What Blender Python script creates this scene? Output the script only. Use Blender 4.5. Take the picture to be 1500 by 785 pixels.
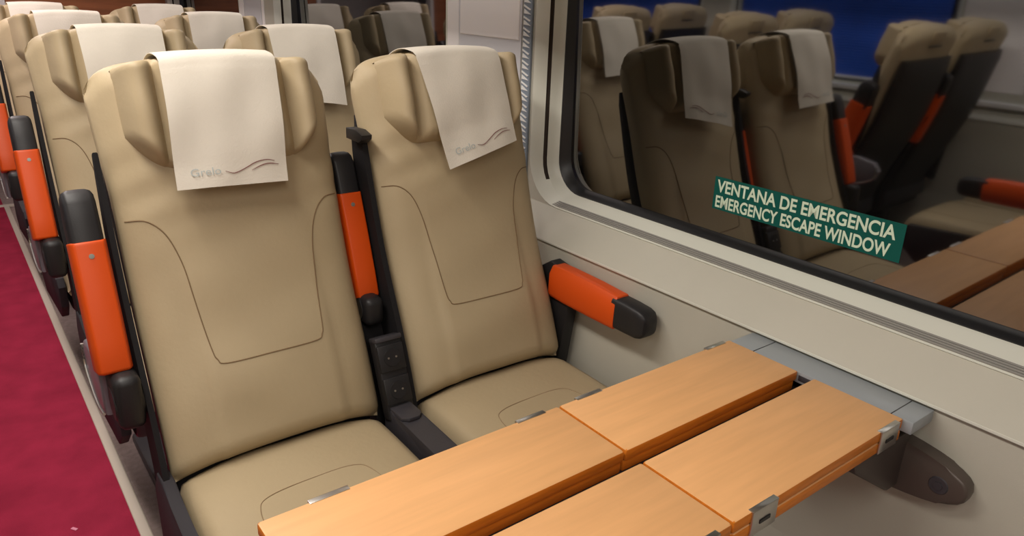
import bpy, bmesh, math, random
from mathutils import Vector, Matrix, Euler
random.seed(7)
S = bpy.context.scene
for o in list(bpy.data.objects): bpy.data.objects.remove(o)
C = S.collection

# ------------------------------------------------------------------ camera
cam_d = bpy.data.cameras.new('camera'); cam = bpy.data.objects.new('camera', cam_d); C.objects.link(cam)
R = ((0.79595603, -0.18667631, 0.57585237), (-0.60437555, -0.29913195, 0.73841064), (0.03441206, -0.93577349, -0.35091848))
M4 = Matrix.Identity(4)
for i in range(3):
    M4[i][0] = R[i][0]; M4[i][1] = -R[i][1]; M4[i][2] = -R[i][2]
M4.translation = Vector((0, 0, 1.37))
cam.matrix_world = M4
cam_d.sensor_width = 36.0; cam_d.lens = 1087.38 / 1500 * 36.0; cam_d.clip_start = 0.02; cam_d.clip_end = 60
S.camera = cam
S.view_settings.view_transform = 'Standard'; S.view_settings.look = 'None'
S.view_settings.exposure = 0.15; S.view_settings.gamma = 1.0; S.view_settings.use_curve_mapping = False
# ------------------------------------------------------------------ world: night outside
w = bpy.data.worlds.new('night'); S.world = w; w.use_nodes = True
w.node_tree.nodes['Background'].inputs[0].default_value = (0.01, 0.012, 0.02, 1)
w.node_tree.nodes['Background'].inputs[1].default_value = 0.3
# ------------------------------------------------------------------ the carriage lamps (area lights in the ceiling; fill strips added below the racks)
def area(name, loc, sx, sy, power, col, rot=(0, 0, 0)):
    l = bpy.data.lights.new(name, 'AREA'); l.shape = 'RECTANGLE'; l.size = sx; l.size_y = sy; l.energy = power; l.color = col
    o = bpy.data.objects.new(name, l); C.objects.link(o); o.location = loc; o.rotation_euler = rot
    o['kind'] = 'structure'
    return o
WARM = (1.0, 0.935, 0.86)
area('ceiling_lamp', (-0.07, -0.9, 2.17), 0.22, 1.7, 18, WARM)
area('ceiling_lamp', (-0.07, 1.4, 2.17), 0.22, 1.7, 24, WARM)
area('ceiling_lamp', (-0.07, 3.7, 2.17), 0.22, 1.7, 23, (1.0, 0.86, 0.84))
area('window_side_fill', (1.22, 3.0, 1.60), 0.04, 2.8, 2.4, (1.0, 0.94, 0.9), (0, 0.35, 0))  # added under the rack to brighten the window pillar panel, no fixture modelled
area('window_side_fill', (-1.34, 1.8, 1.60), 0.04, 5.6, 9, (0.95, 0.95, 1.0), (0, -0.35, 0))  # matching unseen strip under the rack across the aisle

# ------------------------------------------------------------------ materials
def mat(name, col, rough=0.5, metal=0.0, spec=0.5, bump=0.0, bscale=200.0, var=0.0, vscale=6.0, sheen=0.0, stretch=None):
    m = bpy.data.materials.new(name); m.use_nodes = True; nt = m.node_tree; b = nt.nodes['Principled BSDF']
    b.inputs['Base Color'].default_value = (*col, 1); b.inputs['Roughness'].default_value = rough
    b.inputs['Metallic'].default_value = metal; b.inputs['Specular IOR Level'].default_value = spec
    if sheen: b.inputs['Sheen Weight'].default_value = sheen
    tc = nt.nodes.new('ShaderNodeTexCoord'); mp = nt.nodes.new('ShaderNodeMapping')
    nt.links.new(tc.outputs['Object'], mp.inputs['Vector'])
    if stretch: mp.inputs['Scale'].default_value = stretch
    if var:
        n = nt.nodes.new('ShaderNodeTexNoise'); n.inputs['Scale'].default_value = vscale; n.inputs['Detail'].default_value = 5
        nt.links.new(mp.outputs[0], n.inputs['Vector'])
        r = nt.nodes.new('ShaderNodeValToRGB')
        r.color_ramp.elements[0].position = 0.3; r.color_ramp.elements[1].position = 0.7
        r.color_ramp.elements[0].color = (*[c * (1 - var) for c in col], 1); r.color_ramp.elements[1].color = (*[min(1, c * (1 + var)) for c in col], 1)
        nt.links.new(n.outputs['Fac'], r.inputs[0]); nt.links.new(r.outputs[0], b.inputs['Base Color'])
    if bump:
        n2 = nt.nodes.new('ShaderNodeTexNoise'); n2.inputs['Scale'].default_value = bscale; n2.inputs['Detail'].default_value = 4
        nt.links.new(mp.outputs[0], n2.inputs['Vector'])
        bp = nt.nodes.new('ShaderNodeBump'); bp.inputs['Strength'].default_value = bump; bp.inputs['Distance'].default_value = 0.002
        nt.links.new(n2.outputs['Fac'], bp.inputs['Height']); nt.links.new(bp.outputs[0], b.inputs['Normal'])
    return m
M = {}
M['leather'] = mat('beige_leather', (0.435, 0.345, 0.212), 0.55, spec=0.35, bump=0.25, bscale=90, var=0.05, vscale=3)
M['thread'] = mat('brown_thread', (0.20, 0.13, 0.065), 0.8)
M['thread_light'] = mat('tan_thread', (0.27, 0.19, 0.105), 0.8)
M['cloth'] = mat('white_nonwoven_cloth', (0.72, 0.67, 0.58), 0.9, spec=0.1, bump=0.35, bscale=260, var=0.03, vscale=12)
M['print_grey'] = mat('pale_blue_print', (0.44, 0.48, 0.47), 0.9)
M['print_red'] = mat('maroon_print', (0.22, 0.09, 0.08), 0.9)
M['black'] = mat('black_plastic', (0.016, 0.015, 0.016), 0.45, spec=0.4, bump=0.1, bscale=400)
M['matt'] = mat('matt_black_plastic', (0.016, 0.015, 0.016), 0.75, spec=0.15)
M['matt_dark'] = mat('matt_charcoal_plastic', (0.04, 0.037, 0.042), 0.7, spec=0.2)
M['screw'] = mat('grey_screw', (0.30, 0.30, 0.27), 0.4, metal=0.6)
M['dark'] = mat('charcoal_plastic', (0.045, 0.042, 0.048), 0.4, spec=0.5, bump=0.1, bscale=400)
M['greyplastic'] = mat('grey_plastic', (0.16, 0.15, 0.17), 0.3, spec=0.6)
M['orange'] = mat('orange_plastic', (0.66, 0.075, 0.004), 0.42, spec=0.4, bump=0.06, bscale=300)
M['steel'] = mat('brushed_steel', (0.66, 0.65, 0.62), 0.32, metal=1.0)
M['wood'] = mat('beech_laminate', (0.74, 0.40, 0.17), 0.42, spec=0.4, var=0.06, vscale=5, stretch=(1.2, 14, 14))
M['woodedge'] = mat('orange_wood_edging', (0.60, 0.18, 0.016), 0.4, spec=0.4, var=0.15, vscale=8, stretch=(2, 20, 20))
M['wall'] = mat('cream_wall_panel', (0.485, 0.465, 0.39), 0.45, spec=0.4, bump=0.1, bscale=500, var=0.02)
M['frame'] = mat('cream_window_frame', (0.66, 0.665, 0.58), 0.35, spec=0.5)
M['pale'] = mat('pale_pillar_panel', (0.88, 0.85, 0.83), 0.5)
M['paleborder'] = mat('grey_pillar_panel', (0.60, 0.60, 0.62), 0.5)
M['groove'] = mat('dark_groove', (0.05, 0.035, 0.025), 0.7)
M['grill'] = mat('grey_grill', (0.27, 0.26, 0.235), 0.45, spec=0.4)
M['ledge'] = mat('grey_metal_ledge', (0.33, 0.355, 0.37), 0.42, metal=0.1)
M['bracket'] = mat('grey_brown_bracket', (0.085, 0.066, 0.055), 0.4, metal=0.2)
M['bracket_dark'] = mat('dark_brown_bracket', (0.05, 0.037, 0.032), 0.5)
M['rubber'] = mat('black_rubber', (0.008, 0.008, 0.009), 0.4)
M['bluegrey'] = mat('bluegrey_strip', (0.20, 0.24, 0.29), 0.5)
M['white'] = mat('white_plastic', (0.8, 0.8, 0.78), 0.4)
M['blue'] = mat('blue_pleated_fabric', (0.015, 0.085, 0.50), 0.8, var=0.2, vscale=3)
M['brown'] = mat('brown_wood_bulkhead', (0.36, 0.12, 0.045), 0.45, var=0.2, vscale=4, stretch=(1, 1, 8))
M['red'] = mat('red_carpet', (0.31, 0.021, 0.052), 0.95, spec=0.1, bump=0.8, bscale=500, var=0.16, vscale=9)
M['redspot'] = mat('pink_fluff', (0.7, 0.25, 0.35), 0.95)
M['greycarpet'] = mat('grey_brown_floor', (0.31, 0.24, 0.22), 0.8, spec=0.2, bump=0.5, bscale=400, var=0.14, vscale=60)
M['strip'] = mat('cream_floor_strip', (0.55, 0.48, 0.40), 0.4, spec=0.5)
M['ceil'] = mat('ceiling_white', (0.62, 0.59, 0.55), 0.6)
M['lamp'] = None
def emis(name, col, st):
    m = bpy.data.materials.new(name); m.use_nodes = True; b = m.node_tree.nodes['Principled BSDF']
    b.inputs['Base Color'].default_value = (*col, 1); b.inputs['Emission Color'].default_value = (*col, 1); b.inputs['Emission Strength'].default_value = st
    return m
M['lamp'] = emis('lamp_diffuser', (1.0, 0.93, 0.85), 1.5)
M['green'] = mat('green_sticker', (0.002, 0.085, 0.068), 0.6, spec=0.2)
M['letter'] = mat('pale_green_lettering', (0.62, 0.74, 0.58), 0.5)
g = bpy.data.materials.new('dark_night_glass'); g.use_nodes = True; nt = g.node_tree
b = nt.nodes['Principled BSDF']; b.inputs['Base Color'].default_value = (0.003, 0.003, 0.003, 1)
b.inputs['Roughness'].default_value = 0.035; b.inputs['IOR'].default_value = 2.7; b.inputs['Specular IOR Level'].default_value = 0.5
M['glass'] = g

# ------------------------------------------------------------------ mesh helpers
def finish(name, bm, m, parent=None, smooth=True, angle=35, flip=False):
    bmesh.ops.remove_doubles(bm, verts=bm.verts, dist=1e-6)
    bmesh.ops.recalc_face_normals(bm, faces=bm.faces)
    me = bpy.data.meshes.new(name); bm.to_mesh(me); bm.free()
    for mm in (m if isinstance(m, (list, tuple)) else [m]): me.materials.append(mm)
    if smooth:
        me.polygons.foreach_set('use_smooth', [True] * len(me.polygons)); me.set_sharp_from_angle(angle=math.radians(angle))
    o = bpy.data.objects.new(name, me); C.objects.link(o)
    if parent: o.parent = parent
    return o
def tag(o, label=None, cat=None, group=None, kind=None):
    if label: o['label'] = label
    if cat: o['category'] = cat
    if group: o['group'] = group
    if kind: o['kind'] = kind
    return o
def thing(name, loc, label, cat, group=None, rz=0.0):
    o = bpy.data.objects.new(name, None); C.objects.link(o); o.location = loc; o.rotation_euler = (0, 0, rz); o.empty_display_size = 0.1
    return tag(o, label, cat, group)
def box(bm, x0, x1, y0, y1, z0, z1, bev=0.0, seg=2, mi=0, mx=None):
    vs = [bm.verts.new((x, y, z)) for x in (x0, x1) for y in (y0, y1) for z in (z0, z1)]
    fs = [bm.faces.new([vs[i] for i in f]) for f in ((0, 1, 3, 2), (4, 6, 7, 5), (0, 4, 5, 1), (2, 3, 7, 6), (0, 2, 6, 4), (1, 5, 7, 3))]
    for f in fs: f.material_index = mi
    if mx is not None: bmesh.ops.transform(bm, matrix=mx, verts=vs)
    if bev:
        es = list({e for f in fs for e in f.edges})
        bmesh.ops.bevel(bm, geom=es, offset=bev, segments=seg, profile=0.5, affect='EDGES', clamp_overlap=True)
def loft(bm, rings, cap=True, closed=True, mi=0):
    rs = [[bm.verts.new(p) for p in r] for r in rings]
    n = len(rs[0])
    for a, b_ in zip(rs, rs[1:]):
        for i in range(n if closed else n - 1):
            j = (i + 1) % n
            f = bm.faces.new((a[i], a[j], b_[j], b_[i])); f.material_index = mi
    if cap:
        for r in (rs[0], rs[-1]):
            f = bm.faces.new(r); f.material_index = mi
    return rs
def prism(bm, pts, axis, a0, a1, bev=0.0, seg=2, mi=0):
    """extrude a 2-D outline; axis 'x': pts are (y,z), 'y': (x,z), 'z': (x,y)"""
    def P(p, a):
        return {'x': (a, p[0], p[1]), 'y': (p[0], a, p[1]), 'z': (p[0], p[1], a)}[axis]
    v0 = [bm.verts.new(P(p, a0)) for p in pts]; v1 = [bm.verts.new(P(p, a1)) for p in pts]
    fs = [bm.faces.new(v0), bm.faces.new(v1)]
    n = len(pts)
    for i in range(n): fs.append(bm.faces.new((v0[i], v0[(i + 1) % n], v1[(i + 1) % n], v1[i])))
    for f in fs: f.material_index = mi
    if bev:
        es = list({e for f in fs[:2] for e in f.edges})
        bmesh.ops.bevel(bm, geom=es, offset=bev, segments=seg, profile=0.5, affect='EDGES', clamp_overlap=True)
def tube(bm, pts, r, n=8, cap=True, flat=None):
    pts = [Vector(p) for p in pts]; rings = []
    up = Vector((0, 0, 1))
    for i, p in enumerate(pts):
        t = (pts[min(i + 1, len(pts) - 1)] - pts[max(i - 1, 0)]).normalized()
        a = t.cross(up)
        if a.length < 1e-3: a = t.cross(Vector((1, 0, 0)))
        a.normalize(); b_ = t.cross(a)
        rings.append([p + r * (math.cos(k / n * math.tau) * a + math.sin(k / n * math.tau) * b_) for k in range(n)])
    loft(bm, rings, cap)
def cyl(bm, c, d, r, h, n=20, r2=None, bev=0):
    d = Vector(d).normalized(); a = d.orthogonal().normalized(); b_ = d.cross(a); c = Vector(c)
    r2 = r if r2 is None else r2
    rg = lambda q, z: [c + d * z + q * (math.cos(k / n * math.tau) * a + math.sin(k / n * math.tau) * b_) for k in range(n)]
    rings = [rg(r, 0), rg(r2, h)]
    if bev: rings = [rg(r - bev, 0), rg(r, bev), rg(r2, h - bev), rg(r2 - bev, h)]
    loft(bm, rings)
def smoothstep(a, b_, x):
    t = max(0.0, min(1.0, (x - a) / (b_ - a))); return t * t * (3 - 2 * t)
def interp(tab, z):
    if z <= tab[0][0]: return tab[0][1] + (z - tab[0][0]) * (tab[1][1] - tab[0][1]) / (tab[1][0] - tab[0][0])
    for (a, b_), (c, d) in zip(tab, tab[1:]):
        if z <= c:
            t = (z - a) / (c - a); return b_ + (d - b_) * t
    a, b_ = tab[-2]; c, d = tab[-1]; return d + (z - c) * (d - b_) / (c - a)
def catmull(pts, k=8):
    pts = [Vector(p) for p in pts]; out = []
    P = [pts[0] * 2 - pts[1]] + pts + [pts[-1] * 2 - pts[-2]]
    for i in range(1, len(P) - 2):
        for j in range(k):
            t = j / k
            out.append(0.5 * ((2 * P[i]) + (-P[i - 1] + P[i + 1]) * t + (2 * P[i - 1] - 5 * P[i] + 4 * P[i + 1] - P[i + 2]) * t * t + (-P[i - 1] + 3 * P[i] - 3 * P[i + 1] + P[i + 2]) * t ** 3))
    out.append(pts[-1]); return out
def copy_tree(o, parent=None):
    c = o.copy(); C.objects.link(c); c.parent = parent
    for ch in list(o.children): copy_tree(ch, c)
    return c

# ------------------------------------------------------------------ the carriage shell
AX = -0.07                                  # x of the aisle's centre line
Y0, Y1 = -2.2, 5.60
ZC = 2.2
def struct(name, bm, m, smooth=False, parent=None, label=None):
    o = finish(name, bm, m, parent, smooth)
    if parent is None: o['kind'] = 'structure'
    if label: o['label'] = label
    return o
bm = bmesh.new(); box(bm, -1.75, 1.6, Y0, Y1 + 1.6, -0.06, -0.004); struct('floor', bm, M['greycarpet'])
bm = bmesh.new(); box(bm, AX - .283, AX + .283, Y0, Y1 + 1.5, -0.004, 0.004); o = finish('aisle_carpet', bm, M['red'], None, False)
tag(o, 'long crimson red carpet runner laid along the aisle floor', 'carpet')
for k, sx in enumerate((1, -1)):
    bm = bmesh.new(); xa = AX + sx * .283; box(bm, min(xa, xa + sx * .028), max(xa, xa + sx * .028), Y0, 5.40, -0.004, 0.010, 0.004)
    struct('trim_%d' % (k + 1), bm, M['strip'])
bm = bmesh.new(); box(bm, -.60, .46, 5.40, 5.44, -.003, 0.0105, 0.003); struct('trim_12', bm, M['strip'])
bm = bmesh.new(); box(bm, -1.75, 1.6, Y0, Y1 + 1.6, ZC, ZC + .05); struct('ceiling', bm, M['ceil'])
bm = bmesh.new(); box(bm, -1.75, 1.6, Y0 - .05, Y0, 0, ZC); struct('wall_back', bm, M['wall'])
# far bulkhead with a doorway on the aisle, brown wood with a pale frame
bm = bmesh.new()
box(bm, 0.44, 1.6, Y1, Y1 + .05, 0, ZC); box(bm, -1.75, -.58, Y1, Y1 + .05, 0, ZC); box(bm, -.58, .44, Y1, Y1 + .05, 2.02, ZC)
struct('wall_front', bm, M['brown'])
bm = bmesh.new()
for x in (.41, -.58): box(bm, x, x + .03, Y1 - .012, Y1 + .06, 0, 2.02, .003)
struct('trim_3', bm, M['pale'])
bm = bmesh.new(); box(bm, -1.75, 1.6, Y1 + 1.55, Y1 + 1.6, 0, ZC); struct('wall_vestibule', bm, M['pale'])

def rrect(x, y0, y1, z0, z1, r, n=8):
    pts = []
    for cy, cz, a0 in ((y1 - r, z1 - r, 0), (y0 + r, z1 - r, 90), (y0 + r, z0 + r, 180), (y1 - r, z0 + r, 270)):
        for k in range(n + 1):
            a = math.radians(a0 + 90 * k / n); pts.append(Vector((x, cy + r * math.cos(a), cz + r * math.sin(a))))
    return pts
TILT = math.tan(math.radians(1.0))
GX = 1.43
def glass_x(z): return GX - (z - 1.0) * TILT
def side_wall(side, wins, n0):
    """side +1: the window side of the photograph; -1: across the aisle (mirrored about the aisle axis)."""
    mir = (lambda p: Vector(p)) if side > 0 else (lambda p: Vector((2 * AX - p[0], p[1], p[2])))
    def mirror(bm):
        if side < 0:
            for v in bm.verts: v.co.x = 2 * AX - v.co.x
        return bm
    nm = 'right' if side > 0 else 'left'
    # lower wall below the dado line
    bm = bmesh.new(); prism(bm, [(1.272, .722), (1.272, .30), (1.25, .10), (1.25, 0), (1.5, 0), (1.5, .722)], 'y', Y0, Y1)
    struct('wall_%s_lower' % nm, mirror(bm), M['wall'])
    # dado trim
    bm = bmesh.new(); box(bm, 1.2635, 1.275, Y0, Y1, .7225, .7285, .001); struct('trim_%s_dado' % nm, mirror(bm), M['frame'])
    # sloping band between the dado line and the window sill
    bm = bmesh.new(); prism(bm, [(1.264, .7285), (1.3415, .7945), (1.344, .7955), (1.48, .7955), (1.48, .7285)], 'y', Y0, Y1)
    struct('wall_%s_band' % nm, mirror(bm), M['wall'])
    # upper wall with holes
    bm = bmesh.new()
    edges = []
    outer = [bm.verts.new(p) for p in ((1.345, Y0, .74), (1.345, Y1, .74), (1.345, Y1, ZC), (1.345, Y0, ZC))]
    edges += [bm.edges.new((outer[i], outer[(i + 1) % 4])) for i in range(4)]
    for (a, b_, zt) in wins:
        L = [bm.verts.new(p) for p in rrect(1.345, a - .120, b_ + .120, .793, zt + .12, .13)]
        edges += [bm.edges.new((L[i], L[(i + 1) % len(L)])) for i in range(len(L))]
    bmesh.ops.triangle_fill(bm, use_beauty=True, use_dissolve=False, edges=edges)
    struct('wall_%s' % nm, mirror(bm), M['wall'])
    # outer skin so that nothing leaks in
    bm = bmesh.new(); box(bm, 1.50, 1.52, Y0, Y1, .70, ZC); struct('wall_%s_outer' % nm, mirror(bm), M['rubber'])
    for k, (a, b_, zt) in enumerate(wins):
        # splayed reveal
        def ring(l): x, d, z, r = l; return rrect(x, a - d, b_ + d, z, zt + d, r)
        bm = bmesh.new(); loft(bm, [ring(l) for l in [(1.345, .120, .793, .130), (1.3405, .114, .7965, .125), (1.345, .106, .7985, .12), (1.366, .086, .8095, .11)]], cap=False)
        loft(bm, [ring(l) for l in [(1.374, .078, .8135, .105), (1.390, .071, .8215, .10), (1.401, .065, .8265, .095), (1.405, .060, .8275, .095)]], cap=False)
        win = struct('window_%d' % (n0 + k), mirror(bm), M['frame'], True)
        bm = bmesh.new()
        rr_ = [ring(l) for l in [(1.366, .086, .8095, .11), (1.374, .092, .8060, .11), (1.378, .088, .8085, .11), (1.374, .078, .8135, .105)]]; vv = [[bm.verts.new(p) for p in q_] for q_ in rr_]
        b2 = bmesh.new(); v2 = [[b2.verts.new(p) for p in q_] for q_ in (rr_[0], rr_[-1])]
        for i in range(len(rr_[0])):
            j = (i + 1) % len(rr_[0])
            if (rr_[0][i].z + rr_[0][j].z) / 2 > .86:
                for k_ in range(3): bm.faces.new((vv[k_][i], vv[k_][j], vv[k_ + 1][j], vv[k_ + 1][i]))
            else: b2.faces.new((v2[0][i], v2[0][j], v2[1][j], v2[1][i]))
        struct('sill_lip', mirror(b2), M['frame'], True, win)
        struct('frame_groove', mirror(bm), M['groove'], True, win)
        bm = bmesh.new()
        loft(bm, [ring(l) for l in [(1.405, .062, .8265, .095), (1.4035, .057, .8300, .09), (1.409, .052, .8335, .088), (1.425, .042, .8395, .085), (1.436, .036, .8420, .083)]], cap=False)
        struct('gasket', mirror(bm), M['rubber'], True, win)
        # pane: a thin slab, top leaning slightly inwards
        bm = bmesh.new()
        q = [(a - .06, .815), (b_ + .06, .815), (b_ + .06, zt + .07), (a - .06, zt + .07)]
        f0 = [bm.verts.new((glass_x(z), y, z)) for y, z in q]; f1 = [bm.verts.new((glass_x(z) + .020, y, z)) for y, z in q]
        bm.faces.new(f0); bm.faces.new(f1)
        for i in range(4): bm.faces.new((f0[i], f0[(i + 1) % 4], f1[(i + 1) % 4], f1[i]))
        struct('window_pane', mirror(bm), M['glass'], False, win)
        # ribbed grey grill let into the sill
        bm = bmesh.new()
        prof = []; nr = 4; A_ = Vector((1.3455, .7988)); B_ = Vector((1.3655, .8093)); T_ = B_ - A_; Nn = Vector((-T_.y, T_.x)).normalized()
        for j in range(nr):
            for t_, h_ in ((j, .0004), (j + .06, .0024), (j + .74, .0024), (j + .82, .0004)): prof.append(tuple(A_ + T_ * (t_ / nr) + Nn * h_))
        prof += [tuple(B_ + Nn * .0004), tuple(B_ - Nn * .003), tuple(A_ - Nn * .003)]
        prism(bm, prof, 'y', a - .03, b_ + .040)
        struct('sill_grill', mirror(bm), M['grill'], False, win)
    return mir
side_wall(1, [(-.55, 1.539, 1.66), (2.221, 3.494, 1.66), (4.216, 5.42, 1.66)], 1)
side_wall(-1, [(-1.3, .30, 1.66), (1.95, 3.18, 1.66), (3.65, 4.9, 1.66)], 4)

# pillar cladding between the first and second window: pale panel, grey lower part, zigzag strip
bm = bmesh.new(); box(bm, 1.3405, 1.346, 2.034, 2.100, .80, 1.9, .002); struct('trim_4', bm, M['pale'])
bm = bmesh.new(); box(bm, 1.338, 1.346, 1.724, 2.024, 1.236, 1.9, .003); struct('trim_5', bm, M['pale'])
bm = bmesh.new(); box(bm, 1.3405, 1.3455, 1.716, 2.032, .80, 1.9, .001); struct('trim_6', bm, M['paleborder'])
bm = bmesh.new(); box(bm, 1.3375, 1.345, 1.668, 1.705, .797, 1.9, .002); zz = struct('trim_7', bm, M['bluegrey'])
bm = bmesh.new()
z = .81
while z < 1.88:
    prism(bm, [(1.672, z), (1.701, z + .002), (1.700, z + .0135)], 'x', 1.3355, 1.338)
    prism(bm, [(1.672, z + .0135), (1.676, z + .0105), (1.703, z + .0205), (1.702, z + .0250)], 'x', 1.3355, 1.338)
    z += .0293
struct('zigzag_teeth', bm, M['white'], False, zz, 'row of white zigzag teeth')
bm = bmesh.new(); box(bm, 1.3405, 1.346, 3.74, 3.77, .80, 1.9, .002); box(bm, 1.3405, 1.346, 4.03, 4.095, .80, 1.9, .002); struct('trim_8', bm, M['pale'])
bm = bmesh.new(); box(bm, 1.3405, 1.346, 3.78, 4.02, .80, 1.9, .002); struct('trim_9', bm, M['paleborder'])
# opposite pillar panels
bm = bmesh.new(); box(bm, -1.486, -1.480, 1.10, 1.44, .86, 1.9, .002); box(bm, -1.486, -1.480, 1.46, 1.82, .86, 1.9, .002); struct('trim_10', bm, M['pale'])
# white sill shelf under the opposite windows
bm = bmesh.new(); box(bm, -1.480, -1.425, Y0 + .1, Y1, .79, .815, .004); struct('trim_11', bm, M['white'])

# luggage racks high on both sides (above the frame) and lamp covers
def rack(sx, label):
    r = thing('luggage_rack', (AX + sx * 1.03, 1.3, 1.63), label, 'luggage rack', 'luggage racks above the seats')
    bm = bmesh.new(); prism(bm, [(-.27 * sx, .03), (-.25 * sx, 0), (.275 * sx, 0), (.275 * sx, .02), (-.24 * sx, .05)], 'y', Y0 - 1.25, Y1 - 1.35)
    finish('shelf', bm, M['ceil'], r, False)
    bm = bmesh.new(); tube(bm, [(-.27 * sx, Y0 - 1.25, .09), (-.27 * sx, Y1 - 1.35, .09)], .012); finish('rail', bm, M['steel'], r)
    for y in (-2.4, -1.2, 0, 1.2, 2.4):
        bm = bmesh.new(); prism(bm, [(-.28 * sx, .03), (-.28 * sx, .10), (-.25 * sx, .10), (.27 * sx, .02)], 'y', y, y + .02); finish('bracket', bm, M['greyplastic'], r, False)
rack(1, 'pale luggage rack running above the seats by the near window')
rack(-1, 'pale luggage rack running above the seats across the aisle')
for y in (-.9, 1.4, 3.7):
    bm = bmesh.new(); box(bm, AX - .2, AX + .2, y - .9, y + .9, 2.178, 2.2, .004)
    o = finish('ceiling_light', bm, M['lamp'], None, False); o['kind'] = 'structure'; o.name = 'ceiling_light_panel'

# ------------------------------------------------------------------ seats (local: crease at y=0, back towards +y, x centred)
PROF = [(.28, -.03), (.40, -.012), (.46, .0), (.52, .022), (.60, .052), (.68, .088), (.76, .125), (.84, .155), (.92, .180), (1.0, .202), (1.08, .226), (1.16, .250), (1.24, .275)]
def Pf(z):   # smoothed profile
    return (interp(PROF, z - .04) + 2 * interp(PROF, z) + interp(PROF, z + .04)) / 4
N = Vector((0, -.945, .327))
HW = .224
def HWz(z): return .221 + .009 * smoothstep(.95, 1.18, z)
def ztop(x):
    a = min(1.0, abs(x) / HW)
    return 1.228 - .022 * a ** 2 - .028 * a ** 13
def front(x, z, nx=0.0):
    """point on the upholstered front face, pushed nx along the normal"""
    a = min(1.0, abs(x) / HW)
    bulge = .020 * (1 - a ** 2.2) - .006 * smoothstep(.55, .62, a) * smoothstep(.95, .66, z)
    bulge += .006 * math.exp(-((z - .60) / .07) ** 2) * (1 - a * a)
    edge = .03 * a ** 10
    base = Vector((x, Pf(z), z))
    return base + N * (bulge - edge + nx)
def cush_z(x, y):
    u = min(1, abs(x) / .222); v = (.06 - y) / .53
    return .452 + .026 * (1 - u ** 3) * (1 - .4 * v)
def wrinkle(x, z, wr):
    u = min(1, abs(x) / HW)
    return .0026 * math.sin(38 * z + 9 * x + wr) * math.sin(21 * x + 3 * wr) * (1 - u ** 4) + .0018 * math.sin(90 * (z - .3 * x) + wr) * math.exp(-((z - 1.0) / .08) ** 2)
def backrest_bm(wr=0.0):
    bm = bmesh.new(); nu, nv = 40, 64
    T = .085
    fr = []; bk = []
    for j in range(nv + 1):
        v = j / nv
        rowf = []; rowb = []
        for i in range(nu + 1):
            u = -1 + 2 * i / nu
            ux = math.copysign(abs(u) ** .85, u); x = HW * ux
            zt = ztop(x); zb = cush_z(x, .0) + .009; z = zb + (zt - zb) * v; x = HWz(z) * ux
            wrk = wrinkle(x, z, wr)
            topin = .022 * max(0, (v - .955) / .045) ** 2
            botin = .025 * max(0, (.04 - v) / .04) ** 2
            p = front(x, z, wrk - topin - botin)
            q = Vector((x * (.985), Pf(z), z)) - N * (T - topin - botin - .03 * abs(u) ** 8 * .6)
            rowf.append(bm.verts.new(p)); rowb.append(bm.verts.new(q))
        fr.append(rowf); bk.append(rowb)
    for j in range(nv):
        for i in range(nu):
            bm.faces.new((fr[j][i], fr[j][i + 1], fr[j + 1][i + 1], fr[j + 1][i]))
            bm.faces.new((bk[j][i], bk[j + 1][i], bk[j + 1][i + 1], bk[j][i + 1]))
    # rounded border all the way round
    per = [(0, i) for i in range(nu)] + [(j, nu) for j in range(nv)] + [(nv, i) for i in range(nu, 0, -1)] + [(j, 0) for j in range(nv, 0, -1)]
    cols = []
    for (j, i) in per:
        a, b_ = fr[j][i], bk[j][i]
        out = Vector(((-1 if i == 0 else 1 if i == nu else 0), 0, (-1 if j == 0 else 1 if j == nv else 0))).normalized()
        cols.append([a] + [bm.verts.new(a.co.lerp(b_.co, t) + out * math.sin(math.pi * t) * (.004 if i in (0, nu) else .009 if j else .003)) for t in (.2, .5, .8)] + [b_])
    for c0, c1 in zip(cols, cols[1:] + cols[:1]):
        for k in range(4): bm.faces.new((c0[k], c0[k + 1], c1[k + 1], c1[k]))
    return bm
def head_off(x):
    """how far the headrest stands in front of the back, across its width"""
    a = abs(x)
    if a < .128: return .044 + .004 * (1 - (a / .128) ** 2) - .026 * smoothstep(.100, .128, a)
    t = (a - .128) / (.186 - .128)
    return .018 + .052 * math.sin(math.pi * min(1, t * .88 + .04)) ** .55 * (1 - .25 * t)
def headrest_bm():
    bm = bmesh.new(); nu, nv = 64, 26; rows = []
    for j in range(nv + 1):
        v = j / nv; row = []
        for i in range(nu + 1):
            u = -1 + 2 * i / nu; x = .187 * u; a = abs(u)
            zt = ztop(x) - .004
            zb = 1.022 + .065 * max(0, (a - .62) / .38) ** 1.7
            z = zb + (zt - zb) * v
            e = min(1, (1 - a) / .12); e = math.sqrt(max(0, 1 - (1 - e) ** 2)); e2 = min(1, v / .16); e2 = math.sqrt(max(0, 1 - (1 - e2) ** 2)); e3 = min(1, (1 - v) / .10); e3 = math.sqrt(max(0, 1 - (1 - e3) ** 2))
            h = head_off(x) * min(e, 1) * e2 * (.25 + .75 * e3)
            xs = x * (1 - .0)
            h += .0015 * math.sin(60 * z + 20 * x) * (1 if a > .68 else 0)
            row.append(bm.verts.new(front(xs, z, h - .004)))
        rows.append(row)
    for j in range(nv):
        for i in range(nu): bm.faces.new((rows[j][i], rows[j][i + 1], rows[j + 1][i + 1], rows[j + 1][i]))
    # closing underside a little inside the back
    bk = [[bm.verts.new(v.co - N * .02) for v in (rows[0][i], rows[-1][i])] for i in range(nu + 1)]
    for i in range(nu):
        bm.faces.new((rows[0][i], bk[i][0], bk[i + 1][0], rows[0][i + 1])); bm.faces.new((rows[-1][i], rows[-1][i + 1], bk[i + 1][1], bk[i][1]))
        bm.faces.new((bk[i][0], bk[i][1], bk[i + 1][1], bk[i + 1][0]))
    return bm
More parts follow.
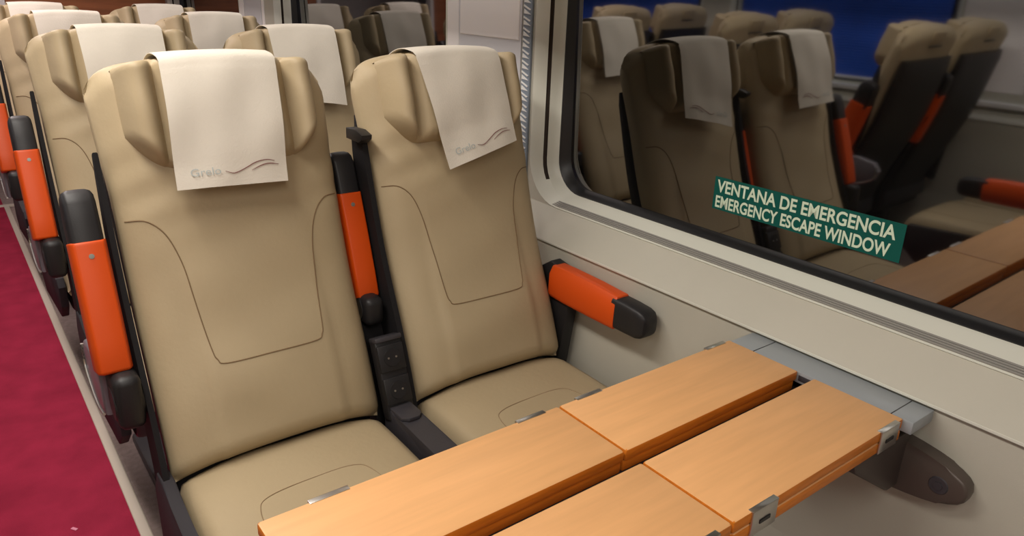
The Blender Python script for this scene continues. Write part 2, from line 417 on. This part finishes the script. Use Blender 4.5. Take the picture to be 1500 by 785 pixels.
SEAM = [(-.212, .940), (-.178, .934), (-.150, .905), (-.132, .850), (-.124, .780), (-.114, .690), (-.108, .668), (-.092, .658), (0, .657), (.092, .658), (.108, .668), (.114, .690), (.124, .780), (.132, .850), (.150, .905), (.178, .934), (.212, .940)]
def seam_bm(wr=0.0):
    bm = bmesh.new()
    tube(bm, [front(p.x, p.y, .0003 + wrinkle(p.x, p.y, wr)) for p in catmull([(x, z, 0) for x, z in SEAM], 6)], .0013, 6)
    return bm
def cushion_bm():
    bm = bmesh.new(); nu, nv = 30, 36; top = []; bot = []
    for j in range(nv + 1):
        v = j / nv; y = .06 - .53 * v; rt = []; rb = []
        for i in range(nu + 1):
            u = -1 + 2 * i / nu; x = .222 * u
            e = math.sqrt(max(0, 1 - max(0, (abs(u) - .88) / .12) ** 2)); f = math.sqrt(max(0, 1 - max(0, (v - .86) / .14) ** 2))
            z = .452 + .026 * (1 - abs(u) ** 3) * (1 - .4 * v) - .03 * (1 - e) - .05 * (1 - f) - .03 * (max(0, .12 - v) / .12) ** 2 + .0015 * math.sin(30 * x + 4) * math.sin(22 * y)
            yy = y
            rt.append(bm.verts.new((x * (1 - .03 * (1 - e)), yy, z))); rb.append(bm.verts.new((x, y, .385)))
        top.append(rt); bot.append(rb)
    for j in range(nv):
        for i in range(nu):
            bm.faces.new((top[j][i], top[j][i + 1], top[j + 1][i + 1], top[j + 1][i])); bm.faces.new((bot[j][i], bot[j + 1][i], bot[j + 1][i + 1], bot[j][i + 1]))
        bm.faces.new((top[j][0], top[j + 1][0], bot[j + 1][0], bot[j][0])); bm.faces.new((top[j][-1], bot[j][-1], bot[j + 1][-1], top[j + 1][-1]))
    for i in range(nu):
        bm.faces.new((top[0][i], bot[0][i], bot[0][i + 1], top[0][i + 1])); bm.faces.new((top[-1][i], top[-1][i + 1], bot[-1][i + 1], bot[-1][i]))
    return bm
def cushion_seam_bm():
    bm = bmesh.new()
    pts = catmull([(-.125, -.44, 0), (-.128, -.25, 0), (-.122, -.165, 0), (-.095, -.135, 0), (0, -.130, 0), (.075, -.135, 0), (.10, -.165, 0), (.108, -.25, 0), (.105, -.44, 0)], 6)
    tube(bm, [(p.x, p.y, cush_z(p.x, p.y) + .0003) for p in pts], .0010, 6); return bm
def shell_bm():
    bm = bmesh.new(); rings = []
    for k in range(24):
        z = .30 + k / 23 * .81
        c = Pf(z); wdt = .219 + .002 * smoothstep(.80, 1.0, z); t0, t1 = .072, .105 + .02 * math.sin(math.pi * k / 23)
        if k == 23: t0, t1, wdt = .074, .098, .218
        ring = []
        for i in range(28):
            a = i / 28 * math.tau; ca, sa = math.cos(a), math.sin(a)
            x = wdt * math.copysign(abs(ca) ** .35, ca); d = (t0 + t1) / 2 + (t1 - t0) / 2 * math.copysign(abs(sa) ** .7, sa)
            p = Vector((x, c, z)) - N * d; ring.append(p)
        rings.append(ring)
    loft(bm, rings); return bm
def side_plate_bm(x0, x1, pointed):
    bm = bmesh.new(); fr = []; rr = []
    for k in range(20):
        z = .36 + k / 19 * .70; t = k / 19
        fr.append((Pf(z) + .012 + (0.0 if z < .95 else .0), z + .004))
        wd = .085 * (1 - (t ** 3) * (.93 if pointed else .45))
        rr.append((Pf(z) + .012 + wd, z - wd * .3))
    prism(bm, fr + rr[::-1], 'x', x0, x1, .0025); return bm
def base_bm():
    bm = bmesh.new()
    box(bm, -.215, .215, -.44, .10, .30, .39, .015)
    box(bm, -.05, .05, -.36, .02, .03, .31, .012); box(bm, -.16, .16, -.40, .06, .0, .035, .010)
    return bm
def side_skirt_bm(x0, x1):
    bm = bmesh.new()
    o = [(.10, .41), (.06, .47), (.012, .475), (-.04, .452), (-.10, .437), (-.43, .425), (-.455, .40), (-.45, .33), (-.38, .27), (.04, .22), (.10, .27)]
    prism(bm, o, 'x', x0, x1, .004); return bm
# armrest: local axis +z is its length from the pivot, +y is its upper face once lowered
def arm_body_bm():
    bm = bmesh.new(); rings = []
    for k, (L, hw, d0, d1) in enumerate([(0.0, .0265, -.040, .040), (.004, .030, -.044, .044), (.06, .030, -.045, .046), (.16, .030, -.043, .047), (.236, .030, -.040, .045), (.242, .030, -.040, .045)]):
        ring = []
        for (x, y) in ((-1, -.72), (-.8, -1), (.8, -1), (1, -.72), (1, .50), (.62, 1), (-.62, 1), (-1, .50)):
            yy = (d1 if y > 0 else -d0) * y
            ring.append(Vector((hw * x, yy, L + (.0055 * abs(x) ** 3 if k >= 4 else 0))))
        rings.append(ring)
    loft(bm, rings)
    bmesh.ops.recalc_face_normals(bm, faces=bm.faces)
    es = [e for e in bm.edges if len(e.link_faces) == 2 and e.calc_face_angle(0) > .5]
    bmesh.ops.bevel(bm, geom=es, offset=.0035, segments=2, profile=.5, affect='EDGES', clamp_overlap=True)
    return bm
def arm_tip_bm():
    bm = bmesh.new(); rings = []
    n = 28
    for L, hw, d0, d1 in [(.232, .0285, -.037, .041), (.28, .0285, -.036, .041), (.316, .0282, -.034, .039), (.330, .0270, -.029, .035), (.338, .0235, -.021, .027), (.342, .016, -.012, .017), (.343, .004, -.004, .008)]:
        ring = []
        for i in range(n):
            a = i / n * math.tau; ca, sa = math.cos(a), math.sin(a)
            ring.append(Vector((hw * math.copysign(abs(ca) ** .28, ca), (d1 if sa > 0 else -d0) * math.copysign(abs(sa) ** .6, sa), L)))
        rings.append(ring)
    loft(bm, rings); return bm
def make_arm(parent, x, y, z, angle, hinge=True):
    """angle: lean from vertical towards +y (raised) or a negative lean for a lowered arm"""
    a = finish('armrest', arm_body_bm(), M['orange'], parent); a.location = (x, y, z); a.rotation_euler = (-angle, 0, 0)
    tag(a, 'orange armrest')
    t = finish('armrest_tip', arm_tip_bm(), M['black'], a); tag(t, 'black rounded tip')
    bm = bmesh.new(); cyl(bm, (0, -.0385, .218), (0, -1, 0), .0055, .0035, 16, .0045); cyl(bm, (0, -.042, .218), (0, -1, 0), .002, .0012, 6)
    finish('screw', bm, M['screw'], a)
    return a
def hinge_bm(x, up=0.0):
    bm = bmesh.new()
    box(bm, x - .024, x + .024, .055 + up * 1.6, .155 + up * 1.3, .575 + up * 1.7, .685 + up * .5, .016, 3)
    cyl(bm, (x - .0255, .10 + up * 1.6, .62 + up * 1.4), (1, 0, 0), .036 - up * .2, .051, 24, bev=.004)
    return bm
LEAN = math.radians(20.5)
def make_seat(kind, lowered=False):
    nm = 'train_seat'
    r = thing(nm, (0, 0, 0), 'x', 'seat')
    finish('backrest', backrest_bm(0 if kind == 'aisle' else 2.2), M['leather'], r, angle=70)
    finish('backrest_seam', seam_bm(0 if kind == 'aisle' else 2.2), M['thread'], r)
    h = finish('headrest', headrest_bm(), M['leather'], r, angle=75)
    bm = bmesh.new()   # tab at the top rear that holds the head cloth
    box(bm, -.055, .055, -.004, .004, -.03, .03, .003)
    bmesh.ops.transform(bm, matrix=Matrix.Translation(Vector((0, Pf(1.2), 1.195)) - N * .083) @ Matrix.Rotation(-LEAN, 4, 'X'), verts=bm.verts)
    finish('strap', bm, M['leather'], r)
    bm = bmesh.new(); box(bm, -.055, .055, -.003, .003, -.003, .003, .001)
    bmesh.ops.transform(bm, matrix=Matrix.Translation(Vector((0, Pf(1.165), 1.163)) - N * .090) @ Matrix.Rotation(-LEAN, 4, 'X'), verts=bm.verts)
    finish('strap_edge', bm, M['dark'], r)
    finish('seat_cushion', cushion_bm(), M['leather'], r, angle=60)
    finish('cushion_seam', cushion_seam_bm(), M['thread_light'], r)
    finish('back_shell', shell_bm(), M['black'], r)
    if kind == 'aisle':
        finish('side_panel', side_plate_bm(-.243, -.2325, True), M['matt'], r)
        pass
        if lowered: make_arm(r, -.280, .085, .652, math.radians(-92))
        else: make_arm(r, -.280, .130, .672, LEAN - .05)
        finish('hinge_block', hinge_bm(-.270), M['black'], r)
        # grey moulded handle below the hinge and behind the armrest
        bm = bmesh.new()
        o = [(.14, .67), (.24, .68), (.32, .665), (.345, .63), (.33, .59), (.28, .565), (.22, .555), (.15, .57)]
        prism(bm, o, 'x', -.304, -.272, .008, 3); gh = finish('recline_handle', bm, M['greyplastic'], r)
        bm = bmesh.new(); tube(bm, catmull([(-.305, .335, .65), (-.305, .33, .60), (-.305, .28, .57), (-.305, .22, .56), (-.305, .16, .57)], 6), .003); finish('handle_rim', bm, M['steel'], gh)
        finish('seat_skirt', side_skirt_bm(-.247, -.2235), M['matt_dark'], r)
    else:
        finish('side_panel', side_plate_bm(-.246, -.2325, False), M['matt'], r)
        pass
        make_arm(r, -.2775, .188, .678, LEAN - .05)
        finish('hinge_block', hinge_bm(-.281, .034), M['black'], r)
        bm = bmesh.new(); prism(bm, [(Pf(z_) + .085, z_) for z_ in (.30, .45, .55, .65, .75, .80)] + [(Pf(z_) + .125, z_) for z_ in (.80, .75, .65, .55, .45, .30)], 'x', -.304, -.250, .002)
        finish('centre_post', bm, M['matt'], r)
        make_arm(r, .240, .085, .652, math.radians(-92))
        finish('arm_mount', (lambda bm: (prism(bm, [(.10, .70), (.04, .69), (.02, .60), (.05, .40), (.12, .38), (.16, .66)], 'x', .226, .2655, .005), bm)[1])(bmesh.new()), M['black'], r)
        bm = bmesh.new(); zt = 1.06   # little hook on the side panel's top
        prism(bm, [(Pf(zt) - .012, zt - .022), (Pf(zt) + .0, zt - .020), (Pf(zt) + .05, zt - .02), (Pf(zt) + .05, zt + .004), (Pf(zt) - .0, zt + .006), (Pf(zt) - .03, zt - .002), (Pf(zt) - .028, zt - .012)], 'x', -.262, -.236, .002)
        finish('hook', bm, M['black'], r)
        bm = bmesh.new(); prism(bm, [(.05, .42), (-.43, .41), (-.45, .33), (.05, .25)], 'x', -.2385, -.2235, .004); finish('seat_skirt', bm, M['matt'], r)
    finish('seat_base', base_bm(), M['dark'], r)
    return r
XA, XW = .452, .992
YR = [1.30, 2.215, 3.135, 4.045]
seatA = make_seat('aisle'); seatL = make_seat('aisle', True); seatW = make_seat('window')
labA = ['front row beige aisle seat with raised orange armrest, its white cloth hanging square',
        'beige leather aisle seat in the second row, directly behind the front aisle seat',
        'beige leather aisle seat in the third row, half hidden at the left edge',
        'last row beige aisle seat, farthest back in the top left corner']
labW = ['front row beige window seat with crooked cloth and orange armrest lowered against wall',
        'beige leather window seat in the second row, beside the second window',
        'beige leather window seat in the third row, seen between two nearer headrests',
        'beige leather window seat of the last row, farthest back beside the brown bulkhead']
used = {}
def place(proto, x, y, rz, label, group):
    o = proto if not used.get(proto.name) else copy_tree(proto)
    used[proto.name] = 1
    o.location = (x, y, 0); o.rotation_euler = (0, 0, rz); tag(o, label, 'seat', group); return o
for i, y in enumerate(YR):
    place(seatA, XA, y, 0, labA[i], 'beige seats facing the table in rows of two')
    place(seatW, XW, y, 0, labW[i], 'beige seats facing the table in rows of two')
ordn = ['nearest', 'second', 'third', 'fourth', 'farthest']
for i, y in enumerate([.95, 1.87, 2.78, 3.69]):
    place(seatL if i == 0 else seatA, 2 * AX - XA, y, math.pi, 'aisle-side black-shelled beige seat across the aisle, %s row in the window reflection' % ordn[i], 'seats across the aisle facing away')
    place(seatW, 2 * AX - XW, y, math.pi, 'far wall-side black-shelled beige seat across the aisle, %s row in the window reflection' % ordn[i], 'seats across the aisle facing away')

# ------------------------------------------------------------------ socket consoles between each pair of seats
def make_console():
    r = thing('socket_console', (0, 0, 0), 'x', 'socket console')
    mx = Matrix.Translation((0, .005, .480)) @ Matrix.Rotation(-math.radians(21), 4, 'X')
    bm = bmesh.new(); box(bm, -.033, .033, 0, .03, -.03, .155, .004, mx=mx); finish('housing', bm, M['black'], r)
    for k in range(2):
        zc = .035 + k * .075
        bm = bmesh.new(); box(bm, -.032, .032, -.005, .004, zc - .031, zc + .031, .003, mx=mx)
        s = finish('socket_plate', bm, M['black'], r)
        bm = bmesh.new(); cyl(bm, mx @ Vector((0, -.004, zc)), mx.to_3x3() @ Vector((0, -1, 0)), .021, .0025, 24, .020); finish('socket_ring', bm, M['black'], s)
        for dx in (-.0095, .0095):
            bm = bmesh.new(); cyl(bm, mx @ Vector((dx, -.0064, zc)), mx.to_3x3() @ Vector((0, -1, 0)), .0024, .0012, 10); finish('socket_contact', bm, M['steel'], s)
    bm = bmesh.new(); box(bm, -.033, .033, -.006, .03, .148, .160, .003, mx=mx); finish('cap', bm, M['dark'], r)
    bm = bmesh.new(); prism(bm, [(.03, .36), (.03, .474), (-.01, .474), (-.03, .470), (-.46, .462), (-.46, .36)], 'x', -.029, .027, .004)
    finish('armrest_rail', bm, M['dark'], r)
    bm = bmesh.new(); prism(bm, [(-.027, -.045), (-.012, -.058), (.012, -.058), (.025, -.045), (.025, .012), (-.027, .012)], 'z', .470, .480, .002); finish('rail_cover', bm, M['dark'], r)
    return r
cons = make_console()
for i, y in enumerate(YR[:1]):
    o = cons
    o.location = (.7115, y, 0)
    tag(o, 'black console with two power sockets between the two front row seats', 'socket console')

# ------------------------------------------------------------------ head cloths
def cloth(name, cx, cy, TL, TR, BL, BR, label, off=.0, curl=.0, logo=True):
    """corners are local (x,z) on the front of the backrest; the cloth runs over the top and a little down the back"""
    t = thing(name, (cx, cy, 0), label, 'head cloth', 'white head cloths draped over the seats')
    def pt(u, v, lift=0.0):
        xt = TL[0] + (TR[0] - TL[0]) * u; xb = BL[0] + (BR[0] - BL[0]) * u
        zb = BL[1] + (BR[1] - BL[1]) * u
        if v >= 0:
            x = xt + (xb - xt) * v
            zt = ztop(x) - .018; z = zt + (zb - zt) * v
            n = .054 + .006 * math.sin(math.pi * min(1, v * 1.2)) if v > .04 else .053
            n = max(n, .052 + curl * v * v * .01)
            # round over the crown
            n *= 1 - .0 * max(0, (.06 - v) / .06) ** 2
            n += .0016 * math.sin(9 * v + 5 * u + cx * 9) + .0010 * math.sin(14 * u + 3 * v)
            return front(x, z, n + lift)
        k = -v
        x = xt; top = front(x, ztop(x) - .018, .053)
        bk = Vector((x, Pf(1.2) + .120, 1.175))
        tt = min(1, k / .5)
        p = top.lerp(bk, tt) + Vector((0, 0, .026 * math.sin(math.pi * tt))) + Vector((0, 0, .004))
        if k > .5: p = bk + Vector((0, -.01 * (k - .5), -(k - .5) * .2))
        return p
    bm = bmesh.new(); nu, nv = 24, 46; G = []
    for j in range(nv + 1):
        v = -.7 + 1.7 * j / nv
        G.append([bm.verts.new(pt(i / nu, v)) for i in range(nu + 1)])
    fs = [bm.faces.new((G[j][i], G[j][i + 1], G[j + 1][i + 1], G[j + 1][i])) for j in range(nv) for i in range(nu)]
    bmesh.ops.recalc_face_normals(bm, faces=bm.faces)
    bmesh.ops.solidify(bm, geom=fs, thickness=.0014)
    finish('cloth', bm, M['cloth'], t, angle=60)
    if logo:
        for pts in ([(.42, .885), (.50, .905), (.60, .875), (.70, .835), (.80, .820), (.88, .830)], [(.66, .895), (.74, .865), (.82, .850), (.92, .860)]):
            bm = bmesh.new(); P = catmull([(a, b_, 0) for a, b_ in pts], 5)
            rows = [[bm.verts.new(pt(p.x, p.y + s * (.0018 + .0022 * math.sin(math.pi * i / (len(P) - 1))), .0014)) for s in (-1, 1)] for i, p in enumerate(P)]
            for a, b_ in zip(rows, rows[1:]): bm.faces.new((a[0], a[1], b_[1], b_[0]))
            ext = bmesh.ops.extrude_face_region(bm, geom=list(bm.faces)); 
            for v in [e for e in ext['geom'] if isinstance(e, bmesh.types.BMVert)]: v.co += N * .0006
            finish('printed_wave', bm, M['print_red'], t, False)
        # printed word, follows the cloth
        cu = bpy.data.curves.new('word', 'FONT'); cu.body = 'Grelo'; cu.size = 1; cu.resolution_u = 4
        tmp = bpy.data.objects.new('word', cu); C.objects.link(tmp)
        bpy.context.view_layer.update()
        me = bpy.data.meshes.new_from_object(tmp.evaluated_get(bpy.context.evaluated_depsgraph_get()))
        bpy.data.objects.remove(tmp)
        wmax = max(v.co.x for v in me.vertices)
        for v in me.vertices:
            u = .12 + v.co.x / wmax * .26; vv = .905 - v.co.y * .085
            v.co = pt(u, vv, .0028)
        me.materials.append(M['print_grey'])
        o = bpy.data.objects.new('printed_word', me); C.objects.link(o); o.parent = t
    return t
cloth('head_cloth', XA, YR[0], (-.116, 0), (.099, 0), (-.127, .978), (.083, .972), 'bright white cloth hanging square over the front aisle seat headrest')
cloth('head_cloth', XW, YR[0], (-.118, 0), (.107, 0), (-.079, .952), (.125, 1.000), 'crooked white cloth slipping sideways over the front window seat headrest', curl=1)
cloth('head_cloth', XA, YR[1], (-.110, 0), (.108, 0), (-.105, .985), (.105, .98), 'white cloth on the second row aisle seat headrest', logo=False)
cloth('head_cloth', XW, YR[1], (-.118, 0), (.104, 0), (-.112, .995), (.108, .965), 'greyish cloth hanging low on the second row window seat headrest', logo=False)
cloth('head_cloth', XA, YR[2], (-.110, 0), (.108, 0), (-.105, .985), (.105, .99), 'white cloth on the third row aisle seat headrest, top edge only in view', logo=False)
cloth('head_cloth', XW, YR[2], (-.110, 0), (.108, 0), (-.115, .98), (.100, .98), 'shaded greyish cloth on the third row window seat headrest', logo=False)
cloth('head_cloth', XA, YR[3], (-.110, 0), (.108, 0), (-.105, .985), (.105, .99), 'pale cloth on the last row aisle seat headrest in the top left corner', logo=False)
cloth('head_cloth', XW, YR[3], (-.110, 0), (.108, 0), (-.105, .985), (.105, .99), 'mauve-grey cloth on the last row window seat, before the brown bulkhead', logo=False)

# ------------------------------------------------------------------ folding table
T = thing('folding_table', (1.24, .625, .60), 'beech folding table with four doubled-over leaves on a grey wall ledge', 'table')
def leaf(x0, x1, y0, y1, z0, z1, name):
    bm = bmesh.new(); e = .012
    x0 -= 1.24; x1 -= 1.24; y0 -= .625; y1 -= .625; z0 -= .6; z1 -= .6
    box(bm, x0, x1, y0, y1, z0, z1, .0035, 2, 0)
    for f in bm.faces:
        f.normal_update()
        f.material_index = 0 if f.normal.z > .9 else 1
    return finish(name, bm, [M['wood'], M['woodedge']], T)
ZT = .72
for (x0, x1) in ((.226, .7335), (.7365, 1.192)):
    for (y0, y1, hy, sg) in ((.645, .803, .803, 1), (.446, .612, .446, -1)):
        up = leaf(x0, x1, y0, y1, ZT - .0195, ZT, 'tabletop_leaf')
        lo = leaf(x0, x1, y0 + (.005 if sg > 0 else 0), y1, ZT - .042, ZT - .0215, 'tabletop_leaf')
        for hx in ((.325, .675) if x0 < .5 else (.803, 1.145)):
            bm = bmesh.new()
            q = (min(hy, hy + sg * .0035) - .625, max(hy, hy + sg * .0035) - .625)
            box(bm, hx - .029 - 1.24, hx + .029 - 1.24, q[0], q[1], ZT - .040 - .6, ZT + .0008 - .6, .001)
            box(bm, hx - .029 - 1.24, hx + .029 - 1.24, min(hy - sg * .006, hy + sg * .0035) - .625, max(hy - sg * .006, hy + sg * .0035) - .625, ZT - .001 - .6, ZT + .0010 - .6, .0004)
            hh = finish('hinge', bm, M['steel'], up)
            bm = bmesh.new(); yy = hy + sg * .0038 - .625
            box(bm, hx - .012 - 1.24, hx + .012 - 1.24, yy - .001, yy + .001, ZT - .024 - .6, ZT - .018 - .6); finish('hinge_slot', bm, M['rubber'], up)
bm = bmesh.new(); box(bm, 1.193 - 1.24, 1.268 - 1.24, .43 - .625, .80 - .625, .695 - .6, .7185 - .6, .002); 
lg = finish('wall_ledge', bm, M['ledge'], T)
for y in (.468, .745):
    bm = bmesh.new(); box(bm, 1.1925 - 1.24, 1.265 - 1.24, y - .0008 - .625, y + .0008 - .625,   .700 - .6, .7190 - .6); finish('ledge_joint', bm, M['rubber'], lg)
bm = bmesh.new(); box(bm, .24 - 1.24, 1.20 - 1.24, .565 - .625, .695 - .625, .655 - .6, .6775 - .6, .003); finish('support_beam', bm, M['dark'], T)
bm = bmesh.new(); box(bm, 1.1925 - 1.24, 1.20 - 1.24, .6135 - .625, .6435 - .625, .70 - .6, .712 - .6, .001); finish('beam_end', bm, M['dark'], T)
# bracket under the ledge
bm = bmesh.new()
prism(bm, [(-.18, .076), (.012, .076), (.012, -.040), (-.03, -.038), (-.17, .055)], 'y', -.175, .175, .006)
finish('bracket_arm', bm, M['bracket_dark'], T)
bm = bmesh.new(); pts = []
for k in range(40):
    a = k / 40 * math.tau; ca, sa = math.cos(a), math.sin(a)
    pts.append((.285 * math.copysign(abs(ca) ** .75, ca), .005 + .055 * math.copysign(abs(sa) ** .75, sa)))
prism(bm, pts, 'x', .0, .033, .006, 3); wp = finish('wall_plate', bm, M['bracket'], T)
for y in (-.24, .24):
    bm = bmesh.new(); cyl(bm, (.001, y, .003), (-1, 0, 0), .017, .003, 20, .015); cyl(bm, (-.002, y, .003), (-1, 0, 0), .008, .002, 6); finish('bolt', bm, M['dark'], wp)

# ------------------------------------------------------------------ emergency window sticker
def on_glass(y, z, d=0.0): return Vector((glass_x(z) - d, y, z))
SY0, SY1, SZ0, SZ1 = 1.066, .614, .898, .976
st = thing('emergency_sticker', on_glass(.84, SZ0), 'green sticker reading VENTANA DE EMERGENCIA, EMERGENCY ESCAPE WINDOW on the window glass', 'sticker')
org = on_glass(.84, SZ0)
bm = bmesh.new()
fr = [on_glass(y, z, .0008) - org for y, z in ((SY0, SZ0), (SY1, SZ0), (SY1, SZ1), (SY0, SZ1))]
bk = [p + Vector((.0006, 0, 0)) for p in fr]
loft(bm, [fr, bk]); finish('sticker_sheet', bm, M['green'], st, False)
def lettering(body, y0, y1, z0, z1, name):
    cu = bpy.data.curves.new(name, 'FONT'); cu.body = body; cu.size = 1; cu.offset = .024; cu.extrude = .0; cu.resolution_u = 6
    tmp = bpy.data.objects.new(name, cu); C.objects.link(tmp); bpy.context.view_layer.update()
    me = bpy.data.meshes.new_from_object(tmp.evaluated_get(bpy.context.evaluated_depsgraph_get())); bpy.data.objects.remove(tmp)
    xs = [v.co.x for v in me.vertices]; ys = [v.co.y for v in me.vertices]
    a, b_, c, d = min(xs), max(xs), min(ys), max(ys)
    for v in me.vertices:
        y = y0 + (v.co.x - a) / (b_ - a) * (y1 - y0); z = z0 + (v.co.y - c) / (d - c) * (z1 - z0)
        v.co = on_glass(y, z, .0011) - org
    me.materials.clear(); me.materials.append(M['letter']); me.name = name
    o = bpy.data.objects.new(name, me); C.objects.link(o); o.parent = st; return o
lettering('VENTANA DE EMERGENCIA', 1.058, .630, .940, .970, 'lettering')
lettering('EMERGENCY ESCAPE WINDOW', 1.058, .636, .903, .932, 'lettering')

# blue pleated blinds pulled down in the windows across the aisle
def blind(y0, y1, label):
    bm = bmesh.new(); n = 110; prev = None
    z0, z1 = .85, 1.70
    xo = 2 * AX - 1.385
    F = []; B = []
    for k in range(n + 1):
        z = z0 + (z1 - z0) * k / n; x = xo + (.001 if k % 2 else -.001)
        F.append((x, z)); B.append((x - .0015, z))
    prism(bm, F + B[::-1], 'y', y0, y1)
    t = thing('window_blind', (xo, (y0 + y1) / 2, z0), label, 'blind', None)
    o = finish('pleated_fabric', bm, M['blue'], None, False)
    for v in o.data.vertices: v.co -= Vector(t.location)
    o.parent = t
    bm = bmesh.new(); box(bm, -.012, .012, -(y1 - y0) / 2, (y1 - y0) / 2, -.010, .006, .003); finish('bottom_rail', bm, M['white'], t)
blind(1.90, 3.23, 'blue pleated blind in the window across the aisle, nearer one in the reflection')
blind(3.60, 4.95, 'blue pleated blind in the farther window across the aisle')
bm = bmesh.new(); box(bm, -.004, .004, -.009, .009, 0, .002, .0008)
o = finish('carpet_fluff', bm, M['redspot'], None); o.location = (.08, 1.93, .004); o.rotation_euler = (0, 0, .6); tag(o, 'small pink scrap of fluff lying on the red aisle carpet', 'fluff')
